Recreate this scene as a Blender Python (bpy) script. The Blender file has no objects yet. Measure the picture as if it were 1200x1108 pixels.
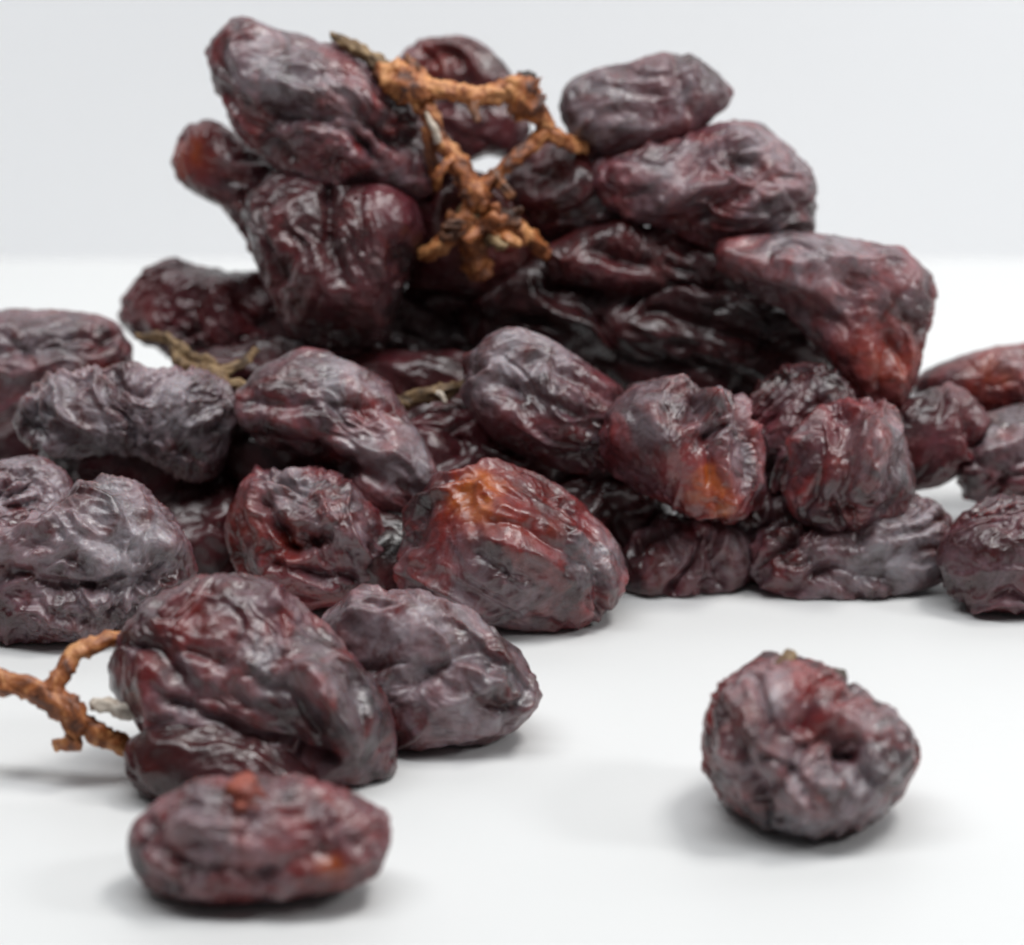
import bpy, bmesh, math, random
import numpy as np
from mathutils import Vector, Matrix

sc = bpy.context.scene
C = sc.collection
CM = 0.01                      # everything below is thought out in centimetres

# ------------------------------------------------------------------ camera
PITCH = math.radians(20.0)
DIST = 30.0
FPX = 4091.0
cam_loc = Vector((0.0, -DIST * math.cos(PITCH), DIST * math.sin(PITCH)))
cd = bpy.data.cameras.new("camera")
cam = bpy.data.objects.new("camera", cd)
C.objects.link(cam)
cam.location = cam_loc * CM
cam.rotation_euler = (math.pi / 2 - PITCH, 0, 0)
cd.sensor_width = 36
cd.lens = 36 * FPX / 1200.0
cd.clip_start = 0.01
cd.clip_end = 20
cd.dof.use_dof = True
cd.dof.focus_distance = 25.6 * CM
cd.dof.aperture_fstop = 28
sc.camera = cam
RIGHT = np.array((1.0, 0, 0))
UP = np.array((0, math.sin(PITCH), math.cos(PITCH)))
FWD = np.array((0, math.cos(PITCH), -math.sin(PITCH)))
CAM = np.array(cam_loc)

def at(px, py, t):
    """the point of the place seen at a pixel of the photo, t cm deep"""
    return CAM + FWD * t + RIGHT * ((px - 600) / FPX * t) + UP * ((554 - py) / FPX * t)

# ------------------------------------------------------------------ world and lamps
w = bpy.data.worlds.new("World")
sc.world = w
w.use_nodes = True
bg = w.node_tree.nodes["Background"]
bg.inputs[0].default_value = (0.93, 0.96, 1.0, 1)
bg.inputs[1].default_value = 0.06

def area(name, loc, target, sx, sy, power, col):
    ld = bpy.data.lights.new(name, 'AREA')
    ld.shape = 'RECTANGLE'
    ld.size = sx * CM
    ld.size_y = sy * CM
    ld.energy = power
    ld.color = col
    o = bpy.data.objects.new(name, ld)
    C.objects.link(o)
    o.location = Vector(loc) * CM
    d = Vector(target) - Vector(loc)
    o.rotation_euler = d.to_track_quat('-Z', 'Y').to_euler()
    return o
area("softbox_light", (17, -2, 42), (0, 0, 0), 12, 10, 0.90, (1.0, 0.985, 0.96))
area("right_light", (36, -13, 26), (0, 1, 1), 7, 8, 0.52, (0.98, 0.99, 1.0))  # lamp at the front right, sends shadows to the left
area("background_light", (-4, -10, 34), (-1, 9, 5), 40, 8, 1.10, (0.97, 0.985, 1.0))  # extra lamp added to brighten the backdrop

sc.view_settings.view_transform = 'Standard'
sc.view_settings.look = 'None'
sc.view_settings.exposure = 0.0
sc.view_settings.gamma = 1.0
sc.render.engine = 'CYCLES'
sc.cycles.pixel_filter_type = 'BLACKMAN_HARRIS'
sc.cycles.filter_width = 1.7
sc.cycles.max_bounces = 8

# ------------------------------------------------------------------ noise (numpy)
def _h(ix, iy, iz, s):
    n = (ix.astype(np.uint32) * np.uint32(374761393) + iy.astype(np.uint32) * np.uint32(668265263)
         + iz.astype(np.uint32) * np.uint32(2147483647) + np.uint32(s * 977 + 13))
    n = (n ^ (n >> np.uint32(13))) * np.uint32(1274126177)
    n = (n ^ (n >> np.uint32(16))) * np.uint32(2246822519)
    return n ^ (n >> np.uint32(15))
_rg = np.random.RandomState(5)
_G = _rg.normal(size=(1024, 3)).astype(np.float32)
_G /= np.linalg.norm(_G, axis=1)[:, None]
def perlin(p, s=0):
    p = p.astype(np.float32) + 100.0
    i = np.floor(p).astype(np.int32)
    f = p - i
    u = f * f * f * (f * (f * 6 - 15) + 10)
    out = np.zeros(len(p), np.float32)
    for dx in (0, 1):
        wx = u[:, 0] if dx else 1 - u[:, 0]
        for dy in (0, 1):
            wy = u[:, 1] if dy else 1 - u[:, 1]
            for dz in (0, 1):
                wz = u[:, 2] if dz else 1 - u[:, 2]
                g = _G[_h(i[:, 0] + dx, i[:, 1] + dy, i[:, 2] + dz, s) & np.uint32(1023)]
                d = g[:, 0] * (f[:, 0] - dx) + g[:, 1] * (f[:, 1] - dy) + g[:, 2] * (f[:, 2] - dz)
                out += wx * wy * wz * d
    return out * 1.5

# ------------------------------------------------------------------ materials
def new_mat(name):
    m = bpy.data.materials.new(name)
    m.use_nodes = True
    nt = m.node_tree
    return m, nt, nt.nodes["Principled BSDF"]
def noise_node(nt, scale, detail=4, rough=0.55, dist=0.0, vec=None):
    n = nt.nodes.new("ShaderNodeTexNoise")
    n.inputs["Scale"].default_value = scale
    n.inputs["Detail"].default_value = detail
    n.inputs["Roughness"].default_value = rough
    n.inputs["Distortion"].default_value = dist
    if vec is not None:
        nt.links.new(vec, n.inputs["Vector"])
    return n
def ramp(nt, src, stops):
    r = nt.nodes.new("ShaderNodeValToRGB")
    e = r.color_ramp.elements
    while len(e) < len(stops):
        e.new(0.5)
    for k, (p, c) in enumerate(stops):
        e[k].position = p
        e[k].color = (c[0], c[1], c[2], 1) if not isinstance(c, float) else (c, c, c, 1)
    nt.links.new(src, r.inputs[0])
    return r.outputs[0]
def mix(nt, fac, a, b):
    n = nt.nodes.new("ShaderNodeMix")
    n.data_type = 'RGBA'
    for sock, v in ((n.inputs[0], fac), (n.inputs[6], a), (n.inputs[7], b)):
        if isinstance(v, (int, float)):
            sock.default_value = v
        elif isinstance(v, tuple):
            sock.default_value = (*v, 1)
        else:
            nt.links.new(v, sock)
    return n.outputs[2]
def math_n(nt, op, a, b, clamp=False):
    n = nt.nodes.new("ShaderNodeMath")
    n.operation = op
    n.use_clamp = clamp
    for s, v in ((n.inputs[0], a), (n.inputs[1], b)):
        if isinstance(v, (int, float)):
            s.default_value = v
        else:
            nt.links.new(v, s)
    return n.outputs[0]

def raisin_material():
    m, nt, b = new_mat("raisin_skin")
    tc = nt.nodes.new("ShaderNodeTexCoord")
    oi = nt.nodes.new("ShaderNodeObjectInfo")
    off = nt.nodes.new("ShaderNodeVectorMath")
    off.operation = 'ADD'
    comb = nt.nodes.new("ShaderNodeCombineXYZ")
    nt.links.new(oi.outputs["Random"], comb.inputs[0])
    nt.links.new(tc.outputs["Object"], off.inputs[0])
    nt.links.new(comb.outputs[0], off.inputs[1])
    V = off.outputs[0]
    def attr(name, kind='GEOMETRY'):
        a = nt.nodes.new("ShaderNodeAttribute")
        a.attribute_type = kind
        a.attribute_name = name
        return a.outputs["Fac"]
    big = noise_node(nt, 130, 3, 0.6, 0.6, V)
    base = ramp(nt, big.outputs[0], [(0.28, (0.008, 0.0035, 0.0038)), (0.5, (0.043, 0.0095, 0.0110)), (0.72, (0.098, 0.018, 0.025))])
    # ruddy thin skin
    red = noise_node(nt, 210, 4, 0.6, 1.2, V)
    rf = ramp(nt, red.outputs[0], [(0.45, 0.0), (0.68, 1.0)])
    rf = math_n(nt, 'MULTIPLY', rf, attr("ruddy", 'OBJECT'))
    col = mix(nt, rf, base, (0.21, 0.020, 0.018))
    # amber translucent places
    an = noise_node(nt, 420, 4, 0.6, 0.8, V)
    af = math_n(nt, 'MULTIPLY', attr("amber"), ramp(nt, an.outputs[0], [(0.30, 0.35), (0.6, 1.0)]))
    av = math_n(nt, 'ADD', attr("amber"), math_n(nt, 'MULTIPLY', math_n(nt, 'SUBTRACT', an.outputs[0], 0.5), 0.7))
    acol = ramp(nt, av, [(0.2, (0.13, 0.012, 0.008)), (0.5, (0.22, 0.026, 0.010)), (0.75, (0.33, 0.075, 0.013)), (1.0, (0.46, 0.16, 0.035))])
    af = math_n(nt, 'MULTIPLY', af, 1.5, True)
    col = mix(nt, af, col, acol)
    # powdery grey bloom rubbed unevenly over the skin; tint also lightened for painted highlights
    bn = noise_node(nt, 260, 6, 0.68, 1.5, V)
    bs = noise_node(nt, 1500, 3, 0.6, 0.0, V)
    bf = math_n(nt, 'ADD', bn.outputs[0], math_n(nt, 'MULTIPLY', math_n(nt, 'SUBTRACT', bs.outputs[0], 0.5), 0.35))
    bf = ramp(nt, bf, [(0.42, 0.0), (0.70, 1.0)])
    df = math_n(nt, 'MULTIPLY', bf, attr("dust_sheen", 'OBJECT'))
    keep = math_n(nt, 'SUBTRACT', 1.0, math_n(nt, 'MULTIPLY', attr("amber"), 0.75))
    df = math_n(nt, 'MULTIPLY', df, keep, True)
    cf = math_n(nt, 'MULTIPLY', attr("bloom"), ramp(nt, bn.outputs[0], [(0.36, 0.05), (0.60, 1.0)]))
    cf = math_n(nt, 'MULTIPLY', cf, keep, True)
    col = mix(nt, math_n(nt, 'MULTIPLY', df, 0.42), col, (0.37, 0.25, 0.305))
    col = mix(nt, math_n(nt, 'MULTIPLY', cf, 0.58), col, (0.40, 0.38, 0.41))
    bf = math_n(nt, 'MAXIMUM', df, cf)
    nt.links.new(col, b.inputs["Base Color"])
    ro = noise_node(nt, 500, 3, 0.6, 0.0, V)
    rr = ramp(nt, ro.outputs[0], [(0.3, 0.22), (0.7, 0.42)])
    rr = math_n(nt, 'ADD', rr, math_n(nt, 'MULTIPLY', bf, 0.22))
    nt.links.new(rr, b.inputs["Roughness"])
    b.inputs["Specular IOR Level"].default_value = 0.5
    b.inputs["Coat Weight"].default_value = 0.32
    b.inputs["Coat Roughness"].default_value = 0.22
    b.inputs["Subsurface Weight"].default_value = 0.16
    b.inputs["Subsurface Radius"].default_value = (1.0, 0.22, 0.10)
    b.inputs["Subsurface Scale"].default_value = 0.0028
    # fine skin relief
    f1 = noise_node(nt, 900, 5, 0.62, 0.8, V)
    bp = nt.nodes.new("ShaderNodeBump")
    bp.inputs["Strength"].default_value = 0.5
    bp.inputs["Distance"].default_value = 0.00026
    nt.links.new(f1.outputs[0], bp.inputs["Height"])
    nt.links.new(bp.outputs[0], b.inputs["Normal"])
    return m

def stem_material(name, dark, mid, light, rough=0.5):
    m, nt, b = new_mat(name)
    tc = nt.nodes.new("ShaderNodeTexCoord")
    n = noise_node(nt, 360, 6, 0.72, 0.9, tc.outputs["Object"])
    col = ramp(nt, n.outputs[0], [(0.38, dark), (0.50, mid), (0.62, light)])
    nt.links.new(col, b.inputs["Base Color"])
    b.inputs["Roughness"].default_value = rough
    n2 = noise_node(nt, 1100, 4, 0.6, 0.3, tc.outputs["Object"])
    bp = nt.nodes.new("ShaderNodeBump")
    bp.inputs["Strength"].default_value = 0.6
    bp.inputs["Distance"].default_value = 0.0003
    nt.links.new(n2.outputs[0], bp.inputs["Height"])
    nt.links.new(bp.outputs[0], b.inputs["Normal"])
    return m

def white_material(name, a, c):
    m, nt, b = new_mat(name)
    tc = nt.nodes.new("ShaderNodeTexCoord")
    n = noise_node(nt, 9, 4, 0.6, 0.0, tc.outputs["Object"])
    nt.links.new(ramp(nt, n.outputs[0], [(0.3, a), (0.7, c)]), b.inputs["Base Color"])
    n2 = noise_node(nt, 700, 4, 0.6, 0.0, tc.outputs["Object"])
    bp = nt.nodes.new("ShaderNodeBump")
    bp.inputs["Strength"].default_value = 0.12
    bp.inputs["Distance"].default_value = 0.0002
    nt.links.new(n2.outputs[0], bp.inputs["Height"])
    nt.links.new(bp.outputs[0], b.inputs["Normal"])
    b.inputs["Roughness"].default_value = 0.42
    b.inputs["Specular IOR Level"].default_value = 0.35
    return m

SKIN = raisin_material()
STEM = stem_material("orange_stem", (0.05, 0.015, 0.008), (0.29, 0.085, 0.022), (0.60, 0.28, 0.11))
BROWN = stem_material("brown_stem", (0.035, 0.013, 0.007), (0.13, 0.045, 0.016), (0.30, 0.11, 0.035), 0.5)
TAN = stem_material("tan_stem", (0.055, 0.032, 0.016), (0.17, 0.10, 0.045), (0.33, 0.23, 0.12), 0.6)
STUB = stem_material("dark_stub", (0.02, 0.014, 0.012), (0.06, 0.04, 0.03), (0.14, 0.11, 0.08), 0.6)
PINK = stem_material("pink_stub", (0.10, 0.018, 0.012), (0.30, 0.06, 0.035), (0.48, 0.15, 0.09), 0.5)
PALE = stem_material("pale_stub_highlight", (0.30, 0.22, 0.16), (0.52, 0.44, 0.36), (0.68, 0.62, 0.54), 0.6)  # also colours the highlight slivers on the stems

def link_mesh(name, co, faces, mat, parent=None, smooth=True):
    me = bpy.data.meshes.new(name)
    co = np.asarray(co, np.float32)
    if isinstance(faces, np.ndarray):
        nf = len(faces)
        k = faces.shape[1]
        me.vertices.add(len(co))
        me.vertices.foreach_set("co", co.ravel())
        me.loops.add(nf * k)
        me.loops.foreach_set("vertex_index", faces.ravel().astype(np.int32))
        me.polygons.add(nf)
        me.polygons.foreach_set("loop_start", np.arange(0, nf * k, k, dtype=np.int32))
        me.update(calc_edges=True)
    else:
        me.from_pydata([tuple(c) for c in co], [], faces)
        me.update()
    me.polygons.foreach_set("use_smooth", np.full(len(me.polygons), smooth))
    me.materials.append(mat)
    o = bpy.data.objects.new(name, me)
    C.objects.link(o)
    if parent:
        o.parent = parent
    return o

# ------------------------------------------------------------------ the setting
def sweep_strip(name, prof, x0, x1, mat):
    n = len(prof)
    xs = np.linspace(x0, x1, 25)
    co = [(x, p[0], p[1]) for p in prof for x in xs]
    fs = []
    for i in range(n - 1):
        for j in range(len(xs) - 1):
            a = i * len(xs) + j
            fs.append((a, a + 1, a + 1 + len(xs), a + len(xs)))
    o = link_mesh(name, np.array(co) * CM, fs, mat)
    o["kind"] = "structure"
    return o
WALL_Y = 6.45
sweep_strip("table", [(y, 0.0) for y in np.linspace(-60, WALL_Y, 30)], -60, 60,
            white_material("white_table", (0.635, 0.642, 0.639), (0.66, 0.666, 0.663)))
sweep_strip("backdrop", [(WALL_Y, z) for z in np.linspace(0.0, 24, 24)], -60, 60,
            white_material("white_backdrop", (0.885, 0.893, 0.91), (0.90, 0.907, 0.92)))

# ------------------------------------------------------------------ raisins
def ico(n):
    bm = bmesh.new()
    bmesh.ops.create_icosphere(bm, subdivisions=n, radius=1.0)
    co = np.array([v.co[:] for v in bm.verts])
    fs = np.array([[v.index for v in f.verts] for f in bm.faces])
    bm.free()
    return co, fs
ICO = {6: ico(6), 7: ico(7)}

def vnormals(co, fs):
    a, b, c = co[fs[:, 0]], co[fs[:, 1]], co[fs[:, 2]]
    n = np.cross(b - a, c - a)
    out = np.zeros_like(co)
    for k in range(3):
        for d in range(3):
            out[:, d] += np.bincount(fs[:, k], n[:, d], len(co))
    return out / (np.linalg.norm(out, axis=1)[:, None] + 1e-12)

def polar(poly, cx, cy, n=256, sm=5.0):
    P = np.array(poly, float) - (cx, cy)
    Q = np.roll(P, -1, axis=0)
    r = np.zeros(n)
    for k in range(n):
        th = 2 * math.pi * k / n
        d = np.array((math.cos(th), math.sin(th)))
        e = Q - P
        den = d[0] * e[:, 1] - d[1] * e[:, 0]
        den = np.where(abs(den) < 1e-9, 1e-9, den)
        t = (P[:, 0] * e[:, 1] - P[:, 1] * e[:, 0]) / den
        u = (P[:, 0] * d[1] - P[:, 1] * d[0]) / den
        ok = (t > 0) & (u >= -1e-6) & (u <= 1 + 1e-6)
        r[k] = t[ok].max() if ok.any() else 1.0
    kx = np.arange(n)
    kx = np.minimum(kx, n - kx)
    g = np.exp(-0.5 * (kx / sm) ** 2)
    g /= g.sum()
    return np.real(np.fft.ifft(np.fft.fft(r) * np.fft.fft(g)))

GROUP = "dried raisins heaped on the white table"
RAISINS = {}
def raisin(key, label, poly, t=None, thick=0.95, fold=0.0, wr=1.0, long=0.42, freq=1.0, dust_sheen=0.5, ruddy=0.5,
           amber=(), bloom=(), crease=(), slope=(0, 0), seed=0, res=7, fine=1.0, stub=None, sink=0.16):
    """poly: outline in photo pixels; t: depth in cm, None = lying on the table.
    fold: direction of the wrinkles in degrees; crease: (x1,y1,x2,y2,width,height) in pixels and cm"""
    P = np.array(poly, float)
    Q = np.roll(P, -1, axis=0)
    cr = P[:, 0] * Q[:, 1] - Q[:, 0] * P[:, 1]
    A = cr.sum() / 2
    cx = ((P[:, 0] + Q[:, 0]) * cr).sum() / (6 * A)
    cy = ((P[:, 1] + Q[:, 1]) * cr).sum() / (6 * A)
    r = polar(poly, cx, cy) * 1.0 + 2.0
    S, fs = ICO[res]
    th = np.arctan2(S[:, 1], S[:, 0]) % (2 * math.pi)
    kf = th / (2 * math.pi) * 256
    k0 = np.floor(kf).astype(int) % 256
    fr = kf - np.floor(kf)
    rr = r[k0] * (1 - fr) + r[(k0 + 1) % 256] * fr
    rho = np.hypot(S[:, 0], S[:, 1])
    # plump rather than elliptical section
    rp = np.power(rho, 0.94)
    X = rr * rp * np.cos(th)
    Y = rr * rp * np.sin(th)            # pixel frame, y down
    minor = 0.5 * min((r + np.roll(r, 128))) 
    t0 = t if t else 26.0
    s = t0 / FPX
    Z = -np.sign(S[:, 2]) * np.power(np.abs(S[:, 2]), 0.9) * minor * thick
    Z = Z + slope[0] * X + slope[1] * Y
    L = np.stack([X * s, -Y * s, -Z * s], 1)          # right, up, towards the camera; cm
    N = vnormals(L, fs)
    if (N * L).sum() < 0:
        N = -N
    flip = False
    # ---- wrinkles
    ca, sa = math.cos(math.radians(fold)), math.sin(math.radians(fold))
    q = np.stack([L[:, 0] * ca + L[:, 1] * sa, -L[:, 0] * sa + L[:, 1] * ca, L[:, 2]], 1)
    sd = seed * 7 + 1
    off = np.array((seed * 3.71 % 17, seed * 1.93 % 13, seed * 5.17 % 11))
    wv = np.stack([perlin(L * 1.5 + off, sd + k) for k in range(3)], 1)
    wv2 = np.stack([perlin(L * 4.0 + off, sd + 3 + k) for k in range(3)], 1)
    qq = (q + 0.22 * wv + 0.06 * wv2) * np.array((long, 1.0, 1.0)) * freq + off
    def ridge(n, w_):
        return np.exp(-(n / w_) ** 2)
    iso = qq / np.array((long, 1, 1)) * np.array((min(1.0, long * 1.7), 1, 1))
    n0 = perlin(L * 1.25 + off, sd + 10)
    r1 = ridge(perlin(qq * 1.35, sd + 11), 0.19)
    r2 = ridge(perlin(qq * 1.8 + 3, sd + 12), 0.13)
    r3 = ridge(perlin(qq * 3.3 + 5, sd + 13), 0.17)
    r4 = ridge(perlin(iso * 3.8 + 8, sd + 17), 0.14)
    r5 = ridge(perlin(iso * 10.0 + 8, sd + 18), 0.20)
    b4 = perlin(L * 11 + 7, sd + 14)
    b6 = perlin(L * 26 + 7, sd + 19)
    m1 = np.clip(0.55 + 1.5 * perlin(L * 1.6 + 9, sd + 16), 0.0, 1.3)
    m2 = np.clip(0.5 + 1.6 * perlin(L * 2.0 + 19, sd + 20), 0.0, 1.3)
    size = min(1.0, minor * s / 0.55)
    sil = 0.42 + 0.58 * np.abs(N[:, 2])
    h = 0.085 * n0 * sil + wr * (sil * (0.135 * m1 * r1 - 0.120 * m2 * r2) + 0.055 * m1 * r3 - 0.032 * m2 * r4 + fine * 0.009 * (m1 + m2) * (r5 - 0.3))
    h = h + fine * (0.011 * b4 + 0.0045 * b6)
    h = h * size
    h = h - h.mean() + 0.004
    L2 = L + N * h[:, None]
    # ---- single folds and hollows seen in the photo, on the side facing the viewer
    px = cx + L2[:, 0] / s
    py = cy - L2[:, 1] / s
    front = np.clip(N[:, 2] * 2.5 + 0.6, 0, 1)
    for (x1, y1, x2, y2, wd, ht) in crease:
        jx = px + 7 * wv[:, 0] + 9 * wv2[:, 0]
        jy = py + 7 * wv[:, 1] + 9 * wv2[:, 1]
        dx, dy = x2 - x1, y2 - y1
        l2 = dx * dx + dy * dy + 1e-6
        u = np.clip(((jx - x1) * dx + (jy - y1) * dy) / l2, 0, 1)
        d = np.hypot(jx - x1 - u * dx, jy - y1 - u * dy)
        L2 = L2 + N * (ht * np.exp(-(d / wd) ** 2) * front * (0.8 + 0.5 * wv[:, 2]))[:, None]
    am = np.zeros(len(L))
    for (x, y, rad, st) in amber:
        d = np.hypot(px - x + 12 * wv2[:, 0], py - y + 12 * wv2[:, 1])
        am = np.maximum(am, st * np.clip(1.35 - d / rad, 0, 1) * front)
    bl = np.zeros(len(L))
    for (x, y, rad, st) in bloom:
        d = np.hypot(px - x + 16 * wv2[:, 0], py - y + 16 * wv2[:, 1])
        bl = np.maximum(bl, st * np.clip(1.4 - d / rad, 0, 1) * front)
    W = L2[:, 0:1] * RIGHT + L2[:, 1:2] * UP - L2[:, 2:3] * FWD
    if t is None:                                     # slide along the view until it lies on the table
        z0 = W[:, 2].min()
        lo, hi = 15.0, 45.0
        for _ in range(50):
            md = (lo + hi) / 2
            if at(cx, cy, md)[2] + z0 * md / t0 + sink > 0:
                lo = md
            else:
                hi = md
        tt = (lo + hi) / 2
        W = W * (tt / t0)
    else:
        tt = t
    c = at(cx, cy, tt)
    if t is None:                                     # soft fruit flattens where it lies
        zz = W[:, 2] + c[2]
        k = 0.05
        W[:, 2] = np.where(zz < k, k * np.exp(np.clip((zz - k) / k, -30, 0)) , zz) - c[2]
    base = c + np.array((0, 0, W[:, 2].min()))
    co = (W + c - base) * CM
    # winding
    f = fs
    a, b_, d_ = co[f[:2000, 0]], co[f[:2000, 1]], co[f[:2000, 2]]
    mid = (a + b_ + d_) / 3 - np.array((0, 0, co[:, 2].mean()))
    if (np.cross(b_ - a, d_ - a) * mid).sum() < 0:
        f = f[:, ::-1].copy()
    if stub:
        root = bpy.data.objects.new("raisin", None)
        C.objects.link(root)
        root.location = Vector(base * CM)
        root.empty_display_size = 0.005
        o = link_mesh("skin", co, f, SKIN, root)
    else:
        root = o = link_mesh("raisin", co, f, SKIN)
        o.location = Vector(base * CM)
    for nm, arr in (("amber", am), ("bloom", bl)):
        at_ = o.data.attributes.new(nm, 'FLOAT', 'POINT')
        at_.data.foreach_set("value", arr.astype(np.float32))
    o["dust_sheen"] = float(dust_sheen)
    o["ruddy"] = float(ruddy)
    root["label"] = label
    root["category"] = "raisin"
    root["group"] = GROUP
    zf = [float(v) for v in (c @ FWD - CAM @ FWD, base[2])]
    RAISINS[key] = dict(root=root, c=c, t=tt, base=base, s=tt / FPX, half=minor * thick * tt / FPX)
    print("RAISIN %-4s t=%.2f z=%.2f..%.2f y=%.2f half=%.2f" % (key, tt, base[2], base[2] + co[:, 2].max() / CM, c[1], minor * thick * tt / FPX))
    return root

def tube(name, pts, mat, parent, seed=0, knob=0.18, ns=22, cap=True, origin=None, step=0.025):
    """knobbly tapering stem: pts = (x, y, z, radius) in cm, world; smoothed through the points"""
    P = np.array(pts, float)
    if origin is None:
        origin = np.zeros(3)
    seg = []
    for i in range(len(P) - 1):
        p0 = P[max(i - 1, 0)]; p1 = P[i]; p2 = P[i + 1]; p3 = P[min(i + 2, len(P) - 1)]
        n = max(3, int(np.linalg.norm((p2 - p1)[:3]) / step))
        for k in range(n):
            u = k / n
            seg.append(0.5 * ((2 * p1) + (-p0 + p2) * u + (2 * p0 - 5 * p1 + 4 * p2 - p3) * u * u + (-p0 + 3 * p1 - 3 * p2 + p3) * u ** 3))
    seg.append(P[-1])
    S = np.array(seg)
    n = len(S)
    T = np.gradient(S[:, :3], axis=0)
    T /= np.linalg.norm(T, axis=1)[:, None] + 1e-9
    ref = np.array((0.31, 0.22, 0.92))
    co = []
    for i in range(n):
        a = np.cross(T[i], ref); a /= np.linalg.norm(a)
        b = np.cross(T[i], a)
        for k in range(ns):
            an = 2 * math.pi * k / ns
            co.append(S[i, :3] + (a * math.cos(an) + b * math.sin(an)) * S[i, 3])
    co = np.array(co)
    ax = np.repeat(S[:, :3], ns, axis=0)
    d = co - ax
    nn = 1 + knob * (0.8 * perlin(co * 4.5 + seed, seed + 60) + 0.9 * perlin(co * 11 + seed, seed + 61))
    # wood shrinks to lengthwise ridges when it dries
    kk = np.tile(np.arange(ns), n)
    ii = np.repeat(np.arange(n), ns)
    fl = np.stack([np.cos(kk * 2 * math.pi / ns) * 1.9, np.sin(kk * 2 * math.pi / ns) * 1.9, ii * 0.035], 1)
    nn = nn + 0.55 * knob * np.abs(perlin(fl + seed, seed + 62)) * 2 - 0.4 * knob + 0.9 * knob * perlin(co * 24, seed + 63)
    co = ax + d * np.clip(nn, 0.25, 2.2)[:, None]
    faces = []
    for i in range(n - 1):
        for k in range(ns):
            a = i * ns + k
            b = i * ns + (k + 1) % ns
            faces.append((a, b, b + ns, a + ns))
    co = list(co)
    for (ring, sgn) in ((0, -1), (n - 1, 1)):
        ci = len(co)
        co.append(S[ring, :3] + T[ring] * sgn * S[ring, 3] * 0.6)
        for k in range(ns):
            a = ring * ns + k
            b = ring * ns + (k + 1) % ns
            faces.append((ci, b, a) if ring == 0 else (ci, a, b))
    return link_mesh(name, (np.array(co) - origin) * CM, faces, mat, parent)

def thing(name, label, cat, base, group=None):
    o = bpy.data.objects.new(name, None)
    C.objects.link(o)
    o.location = Vector(base) * CM
    o.empty_display_size = 0.005
    o["label"] = label
    o["category"] = cat
    if group:
        o["group"] = group
    return o

def px_path(pts, t):
    """(px, py, radius in px[, depth offset in cm]) -> world points"""
    out = []
    for p in pts:
        tt = t + (p[3] if len(p) > 3 else 0)
        c = at(p[0], p[1], tt)
        out.append((*c, p[2] * tt / FPX))
    return out

#DATA
exec_raisins = True
# ---- upper bunch
raisin("U1", "large ridged purple raisin at the upper left of the bunch, left of the orange stem",
       [(250,90),(252,58),(275,40),(310,36),(355,42),(400,58),(440,76),(475,100),(504,145),(506,205),(478,238),(440,228),(390,220),(345,210),(310,185),(278,145),(258,115)],
       t=28.4, thick=0.9, fold=-28, wr=0.9, freq=1.25, dust_sheen=0.55, ruddy=0.7, seed=1,
       bloom=[(330,75,70,.5),(400,110,50,.4)],
       crease=[(262,120,340,190,9,-.10),(300,100,420,125,10,.05),(330,135,470,150,9,-.07),(420,190,470,200,12,.06)])
raisin("U2", "raisin with a rounded rust red tip jutting out left of the upper bunch",
       [(198,192),(205,160),(228,143),(258,146),(290,172),(330,212),(372,270),(370,345),(322,330),(282,272),(255,238),(228,230),(208,216)],
       t=28.9, fold=-40, wr=1.1, freq=1.3, fine=1.7, dust_sheen=0.3, ruddy=0.8, seed=2, amber=[(225,185,38,.55)])
raisin("U3", "dark sagging raisin hanging under the large ridged one of the upper bunch",
       [(288,232),(335,200),(415,204),(478,228),(492,268),(478,335),(445,395),(392,412),(345,392),(314,342),(298,285)],
       t=28.4, fold=-80, wr=0.85, freq=1.0, long=0.35, thick=0.75, dust_sheen=0.10, ruddy=0.2, seed=3, fine=1.0, crease=[(390,230,400,330,10,-.09),(440,240,450,330,10,.05)])
raisin("U4", "small blackish raisin topmost of all, behind the orange stem bar",
       [(470,82),(485,58),(515,44),(550,50),(585,72),(606,98),(590,118),(540,122),(490,112)],
       t=29.2, fold=-15, dust_sheen=0.1, ruddy=0.3, seed=4, wr=1.3, amber=[(515,75,35,.4)], res=6)
raisin("U5", "dark brown raisin framed inside the loop of the orange stem",
       [(492,140),(520,112),(580,110),(618,130),(622,165),(600,190),(575,180),(540,192),(505,180)],
       t=29.3, fold=20, dust_sheen=0.15, ruddy=0.3, seed=5, res=6)
raisin("U6", "dark raisin under the orange stem knot in the middle of the upper bunch",
       [(455,265),(475,195),(525,180),(545,205),(600,215),(660,245),(680,300),(630,340),(550,350),(480,335)],
       t=28.9, fold=0, dust_sheen=0.03, ruddy=0.2, seed=6, amber=[(580,280,50,.4)])
raisin("U7", "diamond shaped mauve raisin perched on top at the right of the orange stem",
       [(655,118),(668,94),(720,84),(762,68),(790,62),(826,76),(864,115),(832,142),(800,166),(752,184),(702,180),(676,160),(660,140)],
       t=28.5, fold=20, wr=0.75, freq=0.9, dust_sheen=0.55, ruddy=0.5, seed=7,
       bloom=[(720,130,60,.55),(810,105,45,.45)], crease=[(790,68,800,130,9,-.07),(690,150,800,150,12,.05),(690,100,760,110,10,-.05)])
raisin("U8", "plump purple raisin at the right of the upper bunch, under the diamond shaped one",
       [(680,205),(730,178),(790,164),(840,150),(890,148),(926,170),(955,205),(957,242),(936,275),(890,286),(830,277),(770,264),(710,250)],
       t=28.4, fold=12, wr=0.9, freq=1.2, dust_sheen=0.5, ruddy=0.75, seed=8,
       bloom=[(900,185,70,.55),(780,200,60,.3)], crease=[(770,240,850,215,8,.06),(780,262,860,235,8,-.07),(860,190,930,240,10,-.04)])
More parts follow.
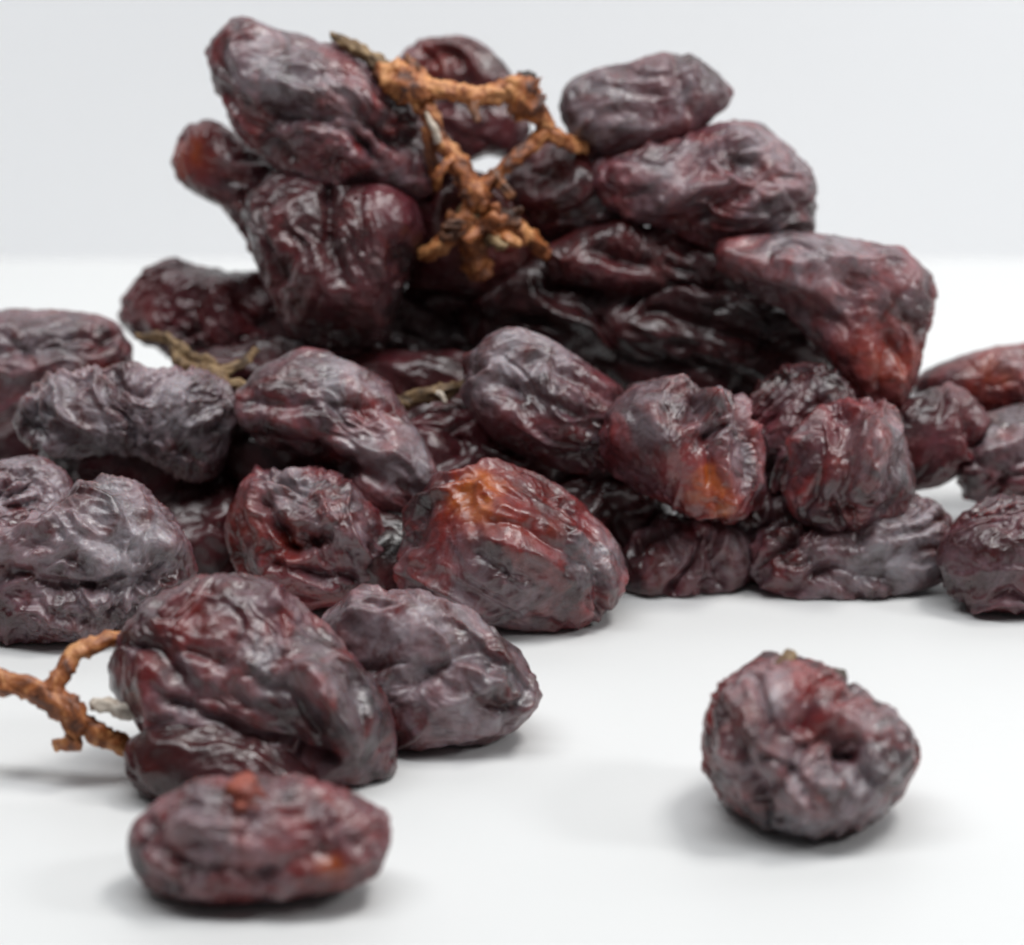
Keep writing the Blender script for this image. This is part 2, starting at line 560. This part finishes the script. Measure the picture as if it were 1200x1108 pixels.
raisin("U9", "dark raisin between the orange stem and the plump purple raisin of the upper bunch",
       [(575,222),(625,178),(690,165),(750,190),(770,240),(725,285),(650,290),(595,265)],
       t=28.8, fold=5, dust_sheen=0.12, ruddy=0.35, seed=9, res=6)
raisin("U10", "raisin with a tan crest bending down to a translucent dark red end",
       [(815,300),(866,281),(930,276),(1000,281),(1058,300),(1092,330),(1093,372),(1076,402),(1070,440),(1058,478),(1015,480),(988,445),(960,400),(900,352),(840,325)],
       t=28.0, fold=-12, wr=0.75, freq=1.1, dust_sheen=0.4, ruddy=0.9, seed=10, thick=0.85,
       amber=[(1035,420,66,.46),(860,310,40,.3)], bloom=[(960,300,80,.6),(1040,330,50,.4)],
       crease=[(840,335,985,385,16,-.16),(850,300,1000,310,12,.05),(1030,400,1025,470,8,-.05),(1060,390,1050,470,8,.04)])
raisin("U11", "long blackish raisin in shade below the tan crested one, right side of the upper bunch",
       [(650,360),(700,318),(790,300),(880,325),(955,362),(990,400),(985,442),(910,455),(800,445),(700,420)],
       t=28.8, fold=-14, wr=0.9, dust_sheen=0.05, ruddy=0.1, seed=11, crease=[(760,370,960,430,10,-.09),(800,345,940,385,10,.06),(740,400,900,440,8,.05)])  # plain dark skin deepens the shade here by colour
raisin("U12", "dark reddish raisin below the plump purple one of the upper bunch",
       [(635,300),(685,266),(760,268),(835,285),(862,312),(820,342),(720,348),(655,330)],
       t=28.5, fold=-5, wr=1.1, dust_sheen=0.05, ruddy=0.35, seed=67, fine=1.5, crease=[(700,300,800,320,10,-.07)])  # skin colour dimmed to merge with the shaded mass
raisin("U13", "broad black raisin deep in shade at the foot of the upper bunch",
       [(290,385),(330,338),(420,342),(520,322),(610,335),(655,385),(625,435),(520,448),(400,448),(315,430)],
       t=29.3, fold=3, wr=1.0, dust_sheen=0.0, ruddy=0.0, seed=13, crease=[(360,390,560,390,12,-.08),(420,350,600,360,12,.06)])  # skin colour darkened to add to the shade at the foot
raisin("U14", "brown speckled raisin sticking out low left of the upper bunch over a white gap",
       [(134,358),(158,326),(205,309),(252,318),(315,326),(370,355),(360,410),(280,425),(215,415),(180,410),(150,394)],
       t=29.4, fold=-10, wr=1.1, freq=1.4, dust_sheen=0.15, ruddy=0.25, seed=14, fine=1.6, amber=[(180,365,40,.22)])
# ---- left heap
raisin("M1", "smooth mauve raisin at the left edge, topmost of the left heap",
       [(-60,410),(-40,385),(0,370),(60,361),(116,366),(152,388),(160,425),(122,466),(40,485),(-20,490),(-55,480)],
       t=28.5, fold=5, wr=0.65, dust_sheen=0.5, ruddy=0.5, seed=15, bloom=[(60,395,60,.4)], crease=[(0,415,120,400,9,-.06),(0,440,100,435,8,.04)])
raisin("M2", "grey frosted knobbly raisin in the left heap, just under the smooth mauve one",
       [(8,492),(36,462),(90,444),(150,430),(205,438),(255,445),(280,488),(268,530),(246,572),(200,548),(130,532),(70,530),(20,522)],
       t=27.6, fold=60, wr=1.05, long=0.8, freq=1.9, dust_sheen=0.85, ruddy=0.2, seed=16, fine=1.8,
       bloom=[(90,490,85,1.0),(195,480,80,.9)], crease=[(150,440,160,520,9,-.07),(215,470,210,550,9,-.05)])
raisin("M19", "knobbly mauve grey raisin half cut off by the left edge, mid left heap",
       [(-70,590),(-40,555),(0,540),(50,534),(80,556),(95,600),(80,650),(20,670),(-50,650)],
       t=27.0, fold=30, wr=1.0, long=0.8, freq=1.4, dust_sheen=0.8, ruddy=0.35, seed=17, fine=2.2, bloom=[(40,575,70,.85)])
raisin("M3", "big dull grey purple raisin with a lumpy pale ridge at the left edge",
       [(-60,650),(-20,615),(40,600),(110,575),(165,574),(205,605),(220,650),(210,690),(170,727),(100,745),(30,760),(-40,750),(-65,710)],
       fold=8, wr=0.9, long=0.6, freq=1.2, dust_sheen=0.75, ruddy=0.35, seed=18, fine=1.5,
       bloom=[(150,625,75,.95),(60,620,65,.6),(100,715,60,.4)], crease=[(20,665,120,690,9,-.12),(120,690,205,680,9,-.10),(110,600,200,640,18,.08),(10,640,100,650,16,.06)])
raisin("M4", "purple raisin lying slantwise right above the round folded one",
       [(278,470),(300,432),(350,414),(402,424),(450,458),(482,500),(512,548),(514,592),(475,612),(430,585),(370,548),(310,525),(284,503)],
       t=27.3, fold=-35, wr=0.8, dust_sheen=0.5, ruddy=0.65, seed=19, thick=0.85,
       bloom=[(410,440,45,.8),(480,540,55,.85),(430,490,40,.5)], crease=[(310,505,440,560,14,-.12),(300,475,430,480,9,-.06),(430,480,505,570,10,.05)])
raisin("M5", "rounded raisin with a deep curled reddish fold in its face, middle of the left heap",
       [(266,606),(285,566),(330,546),(382,560),(432,590),(462,636),(456,682),(420,708),(370,720),(322,702),(282,662)],
       t=None, fold=-45, wr=0.85, freq=1.3, dust_sheen=0.55, ruddy=0.8, seed=20, fine=1.2,
       amber=[(290,610,45,.4),(350,635,35,.4)], bloom=[(400,600,45,.5),(345,565,35,.6)],
       crease=[(320,590,350,640,9,-.13),(350,640,385,625,8,-.10),(300,580,310,660,9,.06),(345,655,380,640,9,.06),(330,660,420,680,8,-.08),(390,610,440,650,9,.05)])
raisin("M6", "large glossy raisin with an orange patch on top, front middle of the heap",
       [(466,645),(486,590),(514,553),(572,541),(632,555),(690,600),(726,640),(734,682),(716,722),(652,746),(580,742),(510,718),(472,694)],
       t=None, fold=-30, wr=0.75, freq=1.05, dust_sheen=0.4, ruddy=0.8, seed=21, thick=0.9,
       amber=[(562,580,50,.80),(620,605,45,.4)], bloom=[(705,650,40,.7),(540,690,60,.4),(600,700,60,.3)],
       crease=[(590,590,670,630,8,.05),(585,610,670,655,6,-.04),(575,630,665,675,8,.06),(560,650,650,700,6,-.035),(500,560,490,640,9,-.05),(690,600,700,720,9,-.04)])
raisin("M7", "pale dusted lumpy raisin at the centre, under the dark foot of the upper bunch",
       [(552,440),(578,392),(622,394),(680,425),(730,460),(742,520),(705,552),(640,545),(580,515),(552,480)],
       t=27.5, fold=-25, wr=0.95, dust_sheen=0.5, ruddy=0.4, seed=22, bloom=[(615,415,60,.95),(570,440,40,.6)], crease=[(590,450,690,500,12,-.09),(620,410,720,460,12,.05)])
raisin("M8", "upright ribbed raisin with a bright orange lower tip, right of centre",
       [(698,500),(735,458),(800,450),(862,464),(892,520),(888,580),(852,614),(800,604),(750,568),(710,535)],
       t=27.2, fold=75, wr=0.8, freq=1.3, dust_sheen=0.5, ruddy=0.8, seed=23,
       amber=[(828,568,44,.64),(845,590,24,.75)], bloom=[(840,490,40,.6),(765,490,40,.4),(872,545,30,.5)],
       crease=[(840,470,850,590,8,.07),(815,480,825,560,8,-.08),(870,490,880,560,7,-.05),(760,480,780,550,10,.05)])
raisin("M18", "dark raisin with fine curved pleats between the ribbed and the upright reddish raisin",
       [(862,485),(900,448),(955,432),(1000,455),(998,520),(955,575),(905,590),(872,545)],
       t=27.9, fold=65, wr=0.9, freq=1.9, dust_sheen=0.3, ruddy=0.2, seed=24, fine=1.5)
raisin("M9", "small dull raisin on the table below the ribbed orange tipped one",
       [(732,645),(768,612),(830,600),(876,622),(884,662),(852,697),(790,709),(742,702),(726,675)],
       t=None, fold=70, wr=1.1, freq=1.5, dust_sheen=0.5, ruddy=0.4, seed=61, bloom=[(850,640,35,.5),(790,650,30,.4)], crease=[(780,620,790,690,9,-.08),(820,630,850,680,8,-.07),(755,630,760,690,8,.05)])
raisin("M10", "upright pinkish maroon raisin standing on the grey one, under the dark red end",
       [(940,510),(985,470),(1042,474),(1062,520),(1074,575),(1062,606),(1000,630),(940,618),(916,585),(926,545)],
       t=27.35, fold=80, wr=0.75, freq=1.2, dust_sheen=0.45, ruddy=0.85, seed=26,
       amber=[(985,530,35,.3)], bloom=[(1030,530,45,.5)], crease=[(985,490,990,590,9,-.08),(1020,490,1015,590,10,.06),(960,600,1060,590,8,-.05)])
raisin("M11", "grey frosted raisin lying on the table under the upright pinkish one",
       [(878,648),(912,612),(1000,615),(1060,588),(1100,588),(1120,630),(1106,682),(1050,703),(980,716),(920,708),(886,685)],
       t=None, fold=25, wr=1.1, freq=1.3, dust_sheen=0.6, ruddy=0.35, seed=27, fine=2.0, bloom=[(1060,640,70,1.0),(1000,675,60,.6)],
       crease=[(930,640,1000,700,10,-.06),(1000,650,1090,620,9,.04)])
raisin("M12", "smooth red brown raisin at the right edge, highest of the three there",
       [(1068,455),(1085,434),(1122,420),(1180,406),(1240,400),(1272,430),(1250,480),(1170,494),(1095,482)],
       t=28.7, fold=12, wr=0.7, dust_sheen=0.35, ruddy=0.9, seed=28, amber=[(1165,435,50,.55)], bloom=[(1195,420,25,.6)])
raisin("M13", "wrinkled plum coloured raisin at the right edge above a white gap",
       [(1124,530),(1140,496),(1190,478),(1250,478),(1275,530),(1240,602),(1168,596),(1126,566)],
       t=28.2, fold=8, wr=0.9, freq=1.4, dust_sheen=0.4, ruddy=0.7, seed=29, bloom=[(1165,510,40,.4)], crease=[(1140,530,1200,510,8,.05),(1150,555,1220,530,8,-.06)])
raisin("M14", "dull dark raisin on the table at the right edge, lowest of the three there",
       [(1096,655),(1124,604),(1190,582),(1270,590),(1290,670),(1250,722),(1170,718),(1120,692)],
       t=None, fold=40, wr=1.0, dust_sheen=0.6, ruddy=0.2, seed=30, fine=1.4)
# ---- filler raisins deep in the gaps, skin darkened to stand for shade
raisin("G1", "shade darkened raisin in the gap behind the large orange patched one",
       [(540,545),(640,500),(740,530),(790,600),(760,690),(660,680),(580,620)], t=27.9, fold=0, dust_sheen=0.03, ruddy=0.1, seed=31, res=6)
raisin("G2", "shade darkened raisin in the dark gap under the grey frosted one of the left heap",
       [(140,560),(200,520),(280,530),(330,600),(310,720),(220,740),(165,660)], t=28.2, fold=70, dust_sheen=0.02, ruddy=0.1, seed=32, res=6)
raisin("G3", "shade darkened raisin in the gap left of the pale dusted lumpy one, below the olive stem",
       [(440,500),(490,465),(570,465),(630,520),(610,600),(530,610),(460,570)], t=28.0, fold=10, dust_sheen=0.03, ruddy=0.1, seed=33, res=6)
raisin("G4", "dark raisin in the shade between the upright pinkish one and the right edge",
       [(1030,520),(1050,470),(1110,460),(1160,490),(1145,545),(1095,568),(1045,580)], t=28.0, fold=80, dust_sheen=0.15, ruddy=0.3, seed=34, res=6)
raisin("G5", "dark dusty raisin on the table in the gap left of the grey frosted right one",
       [(860,600),(890,570),(940,580),(950,650),(920,690),(880,690),(862,650)], t=27.7, fold=80, dust_sheen=0.3, ruddy=0.25, seed=35, res=6)
raisin("G6", "shade darkened raisin in the heart of the upper bunch, above the pale dusted lumpy one",
       [(540,350),(600,295),(680,290),(740,340),(735,400),(680,450),(600,440),(550,400)], t=29.0, fold=-40, dust_sheen=0.0, ruddy=0.0, seed=51, res=6)
raisin("G7", "dark raisin in the shade just above the olive twig, under the broad black one",
       [(360,440),(420,410),(540,415),(620,430),(620,480),(540,510),(440,500)], t=28.6, fold=0, dust_sheen=0.0, ruddy=0.0, seed=52, res=6)
raisin("G8", "blackish raisin in the shade between the long blackish one and the ribbed one",
       [(670,430),(730,395),(840,400),(920,430),(930,480),(850,510),(740,490)], t=28.9, fold=0, dust_sheen=0.0, ruddy=0.0, seed=53, res=6)
raisin("G9", "dark raisin hidden low between the rounded folded one and the large orange patched one",
       [(395,640),(440,590),(510,600),(545,660),(530,740),(460,750),(405,710)], t=27.3, fold=80, dust_sheen=0.05, ruddy=0.1, seed=54, res=6)
raisin("G10", "shaded raisin in the gap between the smooth mauve and the knobbly mauve grey ones",
       [(-70,500),(-20,465),(80,470),(130,520),(110,570),(20,585),(-60,560)], t=None, fold=0, dust_sheen=0.2, ruddy=0.25, seed=55, res=6)
raisin("G11", "dark raisin in the shade under the slanting purple one, behind the round folded one",
       [(240,500),(290,470),(380,500),(460,560),(470,640),(400,640),(300,590)], t=27.9, fold=-30, dust_sheen=0.03, ruddy=0.1, seed=56, res=6)
raisin("G12", "shade darkened raisin showing only in the slit under the left end of the grey frosted one",
       [(40,530),(90,500),(180,500),(250,540),(240,600),(150,610),(60,590)], t=28.0, fold=0, dust_sheen=0.1, ruddy=0.1, seed=57, res=6)
raisin("G13", "dark raisin right behind the thin tan twig, left of the broad black one",
       [(212,440),(250,408),(330,400),(420,430),(420,500),(320,510),(235,490)], t=28.7, fold=0, dust_sheen=0.1, ruddy=0.1, seed=58, res=6)
# ---- front
raisin("F2", "grey mauve raisin on the table behind and right of the big folded front one",
       [(372,735),(420,690),(490,692),(552,724),(602,760),(617,812),(602,856),(540,872),(480,880),(430,850),(395,795)],
       t=None, fold=-10, wr=0.8, dust_sheen=0.55, ruddy=0.45, seed=36, bloom=[(490,745,80,.75),(560,830,60,.8),(450,740,60,.5)],
       crease=[(470,800,560,760,10,-.08),(500,830,590,800,9,.05),(575,760,590,850,8,-.05)])
raisin("F1", "big folded purple raisin at the front left, lying against the orange twig",
       [(118,775),(165,718),(230,674),(292,678),(350,712),(412,765),(456,810),(472,868),(458,922),(420,938),(370,920),(310,898),(250,880),(185,862),(140,825)],
       t=None, fold=-30, wr=0.8, freq=1.05, dust_sheen=0.5, ruddy=0.65, seed=37, thick=0.85,
       amber=[(230,710,40,.2)], bloom=[(300,780,60,.45),(310,870,40,.5),(400,800,50,.35),(230,840,40,.4)],
       crease=[(210,820,390,890,9,-.14),(240,840,380,915,12,.06),(370,770,420,880,10,.06),(345,800,390,880,8,-.07),(230,760,330,800,9,-.06),(420,800,440,920,9,-.05)])
raisin("F4", "dark brown raisin squeezed on the table under the big folded front one",
       [(140,880),(180,850),(250,850),(330,880),(390,925),(350,960),(240,955),(160,925)],
       t=None, fold=-10, wr=0.8, dust_sheen=0.05, ruddy=0.1, seed=38, amber=[(185,890,35,.15)], res=6)
raisin("F3", "oval flat raisin nearest the viewer with a pink stalk stub on its top",
       [(146,1005),(155,962),(190,932),(250,916),(330,918),(402,926),(446,950),(457,985),(441,1022),(390,1042),(320,1056),(240,1063),(180,1050)],
       t=None, fold=-3, wr=0.7, freq=1.1, dust_sheen=0.5, ruddy=0.75, seed=66, fine=1.6, thick=1.15, stub=True,
       amber=[(395,1012,38,.62),(215,1000,30,.25)], bloom=[(260,975,70,.45),(320,1020,60,.35)],
       crease=[(185,962,215,1000,10,-.06),(215,1002,320,1012,10,-.07),(320,1012,420,975,10,-.06),(170,985,220,1030,10,.05),(220,1030,330,1036,11,.05),(330,1036,430,1000,10,.05),(285,948,286,950,24,-.07)])
raisin("S", "round shrivelled raisin lying alone on the white table at the right",
       [(826,840),(842,804),(866,782),(915,771),(972,784),(1015,812),(1055,848),(1073,885),(1060,930),(1020,965),(955,982),(890,974),(846,938),(830,890)],
       t=None, fold=55, wr=0.8, long=0.8, freq=1.3, dust_sheen=0.15, ruddy=1.0, seed=64, fine=0.8, thick=1.0, stub=True,
       bloom=[(940,930,60,1.0),(880,900,45,.8),(1015,835,40,.8),(895,800,36,.9),(1000,920,50,.9)], amber=[(955,862,26,.3),(870,830,24,.25)],
       crease=[(932,836,980,874,20,-.12),(945,805,935,840,12,-.07),(855,820,885,870,9,.06),(875,850,950,905,8,.10),(975,835,1020,890,13,.10),(995,885,1035,925,8,-.10),
               (885,800,895,840,7,-.09),(865,870,895,940,8,-.10),(905,890,935,945,8,.10),(960,905,1015,935,9,.05),(1040,850,1045,900,8,-.05)])

# ---- stalk stubs that belong to raisins
def stub_part(key, name, pts, mat, dt, **kw):
    R = RAISINS[key]
    tt = R["t"] - R["half"] + dt
    return tube(name, px_path(pts, tt), mat, R["root"], origin=np.array(R["root"].location) / CM, **kw)
stub_part("F3", "stalk_stub", [(284,962,14),(284,946,21),(287,928,22),(290,913,15)], PINK, 0.28, seed=3, knob=0.8)
stub_part("S", "stalk_stub", [(908,800,9,-.1),(920,782,11,-.05),(928,766,8,0)], TAN, 0.55, seed=5, knob=0.4)
stub_part("S", "calyx_rim", [(934,806,7,-.1),(955,795,8,-.05),(975,792,8,0),(990,790,5,.05)], STUB, 0.5, seed=6, knob=0.5)

# ---- stems
T = 28.05
c0 = at(550, 300, T)
st = thing("grape_stem", "knotted orange brown grape stem looping at the top middle of the upper bunch", "stem", c0)
def br(name, pts, t, parent, base, mat=STEM, fat=1.02, **kw):
    return tube(name, px_path([(p[0], p[1], p[2] * fat, *p[3:]) for p in pts], t), mat, parent, origin=base, **kw)
br("main_stalk", [(560,320,14,.3),(552,275,15,.05),(556,232,13),(540,196,11),(515,160,10),(497,125,12),(478,100,15),(458,90,14)], T, st, c0, seed=11, knob=0.45)
br("side_branch", [(470,98,12),(510,106,10,-.05),(560,114,11,-.05),(598,108,13),(622,128,12,.05)], T, st, c0, seed=12, knob=0.45)
br("side_branch", [(622,122,12,.05),(640,150,10,.1),(612,180,9,.05),(580,205,9),(556,232,11)], T, st, c0, seed=13, knob=0.45)
br("side_branch", [(632,148,9,.1),(655,162,11,.15),(685,172,8,.35)], T, st, c0, seed=14, knob=0.45)
br("side_branch", [(548,275,12,.05),(585,262,14,-.02),(615,275,10,.1),(640,300,7,.3)], T, st, c0, seed=15, knob=0.55)
br("side_branch", [(552,250,10,0),(520,285,9,.05),(495,300,7,.3)], T, st, c0, seed=16, knob=0.5)
br("side_branch", [(500,150,8,0),(505,185,7,.1),(512,225,6,.3)], T, st, c0, seed=17, knob=0.5, mat=STEM)
br("twig_or_highlight", [(462,92,12),(440,72,9,.05),(418,58,8,.08),(395,46,6,.1),(388,38,3,.1)], T, st, c0, seed=18, knob=0.5, mat=TAN)
br("twig_or_highlight", [(600,108,11,.05),(615,98,12,.08),(624,90,10,.1)], T, st, c0, seed=19, knob=0.4, mat=STUB)
br("twig_or_highlight", [(500,132,3,-.1),(509,150,4,-.12),(514,166,3,-.05)], T, st, c0, seed=20, knob=0.6, mat=PALE)  # pale sliver painted in as the highlight streak along the stalk

br("knot", [(440,84,8,.05),(462,90,19,0),(484,100,21,-.02),(506,108,10,-.05)], T, st, c0, seed=43, knob=0.6)
br("knot", [(590,98,9,0),(610,110,21,.02),(628,132,16,.05),(638,145,7,.08)], T, st, c0, seed=44, knob=0.6)
br("knot", [(544,215,7,0),(556,226,15,-.04),(560,245,12,-.03)], T, st, c0, seed=46, knob=0.6)
# the ragged knot of broken stalk ends at the bottom
rnd = random.Random(8)
for k in range(18):
    an = k * 2.4
    x0, y0 = 566 + 34 * math.cos(an) * rnd.random(), 264 + 16 * math.sin(an) * rnd.random()
    ln = rnd.uniform(18, 40)
    x1, y1 = x0 + ln * math.cos(an), y0 + 0.62 * ln * math.sin(an)
    dz = rnd.uniform(-0.22, 0.12)
    r0 = rnd.uniform(7, 11)
    br("stalk_end", [(x0, y0, r0 * .8, .05), ((x0 + x1) / 2, (y0 + y1) / 2, r0, dz / 2), (x1, y1, r0 * rnd.uniform(.5, 1.1), dz)], T, st, c0,
       seed=70 + k, knob=0.7, mat=(STEM, BROWN, STEM, TAN)[k % 4])
br("stalk_end", [(490,92,7,0),(484,78,6,.0),(476,66,4,.05)], T, st, c0, seed=90, knob=.6, mat=BROWN)
br("stalk_end", [(560,112,7,0),(556,128,6,-.1),(560,142,4,-.15)], T, st, c0, seed=91, knob=.6, mat=BROWN)
br("stalk_end", [(535,185,7,0),(520,196,6,-.1),(512,210,5,-.12)], T, st, c0, seed=92, knob=.6)
br("stalk_end", [(580,205,7,0),(592,222,6,-.1),(600,232,4,-.1)], T, st, c0, seed=93, knob=.6, mat=BROWN)
T2 = RAISINS["F1"]["t"] - 0.25
c1 = at(66, 850, T2)
st2 = thing("grape_stem", "forked orange twig reaching in from the left edge beside the big folded raisin", "stem", c1)
br("main_stalk", [(-60,780,15,.1),(-10,795,15),(25,806,14),(58,818,16),(84,832,17)], T2, st2, c1, seed=21, knob=0.3)
br("side_branch", [(58,815,13),(72,790,11,.05),(88,768,11,.1),(125,750,10,.2),(175,742,8,.45)], T2, st2, c1, seed=22, knob=0.4)
br("side_branch", [(74,825,15),(88,845,15,-.02),(84,868,11,0),(64,872,7,.05)], T2, st2, c1, seed=23, knob=0.5)
br("side_branch", [(90,842,13,0),(118,862,12,.05),(155,878,11,.2),(190,888,9,.4)], T2, st2, c1, seed=24, knob=0.4)
br("twig_or_highlight", [(108,824,7,0),(135,830,9,.0),(166,838,6,.05)], T2, st2, c1, seed=25, knob=0.7, mat=PALE)

T3 = 28.0
c2 = at(230, 470, T3)
st3 = thing("grape_stem", "thin tan twig between the brown speckled raisin and the grey frosted one", "stem", c2)
br("main_stalk", [(160,395,5,.6),(200,400,6,.4),(214,428,8,.1),(250,438,9,-.2),(280,470,10,-.3),(296,510,7,-.3)], T3, st3, c2, seed=31, knob=0.5, mat=TAN)
br("side_branch", [(250,438,7,-.2),(280,428,6,-.1),(300,410,4,.1)], T3, st3, c2, seed=32, knob=0.5, mat=TAN)
br("side_branch", [(275,465,7,-.3),(262,492,6,-.3),(268,520,4,-.3)], T3, st3, c2, seed=33, knob=0.5, mat=TAN)
br("side_branch", [(205,402,6,.3),(222,415,6,.1),(245,424,5,-.1),(262,440,5,-.2)], T3, st3, c2, seed=34, knob=0.6, mat=TAN)
br("side_branch", [(268,455,7,-.35),(285,450,7,-.4),(298,466,6,-.4),(290,486,5,-.4)], T3, st3, c2, seed=35, knob=0.6, mat=TAN)
T4 = 27.7
c3 = at(510, 490, T4)
st4 = thing("grape_stem", "short olive tan twig under the black foot of the upper bunch", "stem", c3)
br("main_stalk", [(430,472,6,.1),(470,472,8,.05),(515,460,9),(552,450,7,.1),(590,448,5,.3)], T4, st4, c3, seed=41, knob=0.5, mat=TAN)
br("twig_or_highlight", [(512,460,3,-.05),(519,464,4,-.1),(522,472,3,-.12)], T4, st4, c3, seed=42, knob=0.4, mat=PALE)  # small pale sliver as the bright spot on the twig
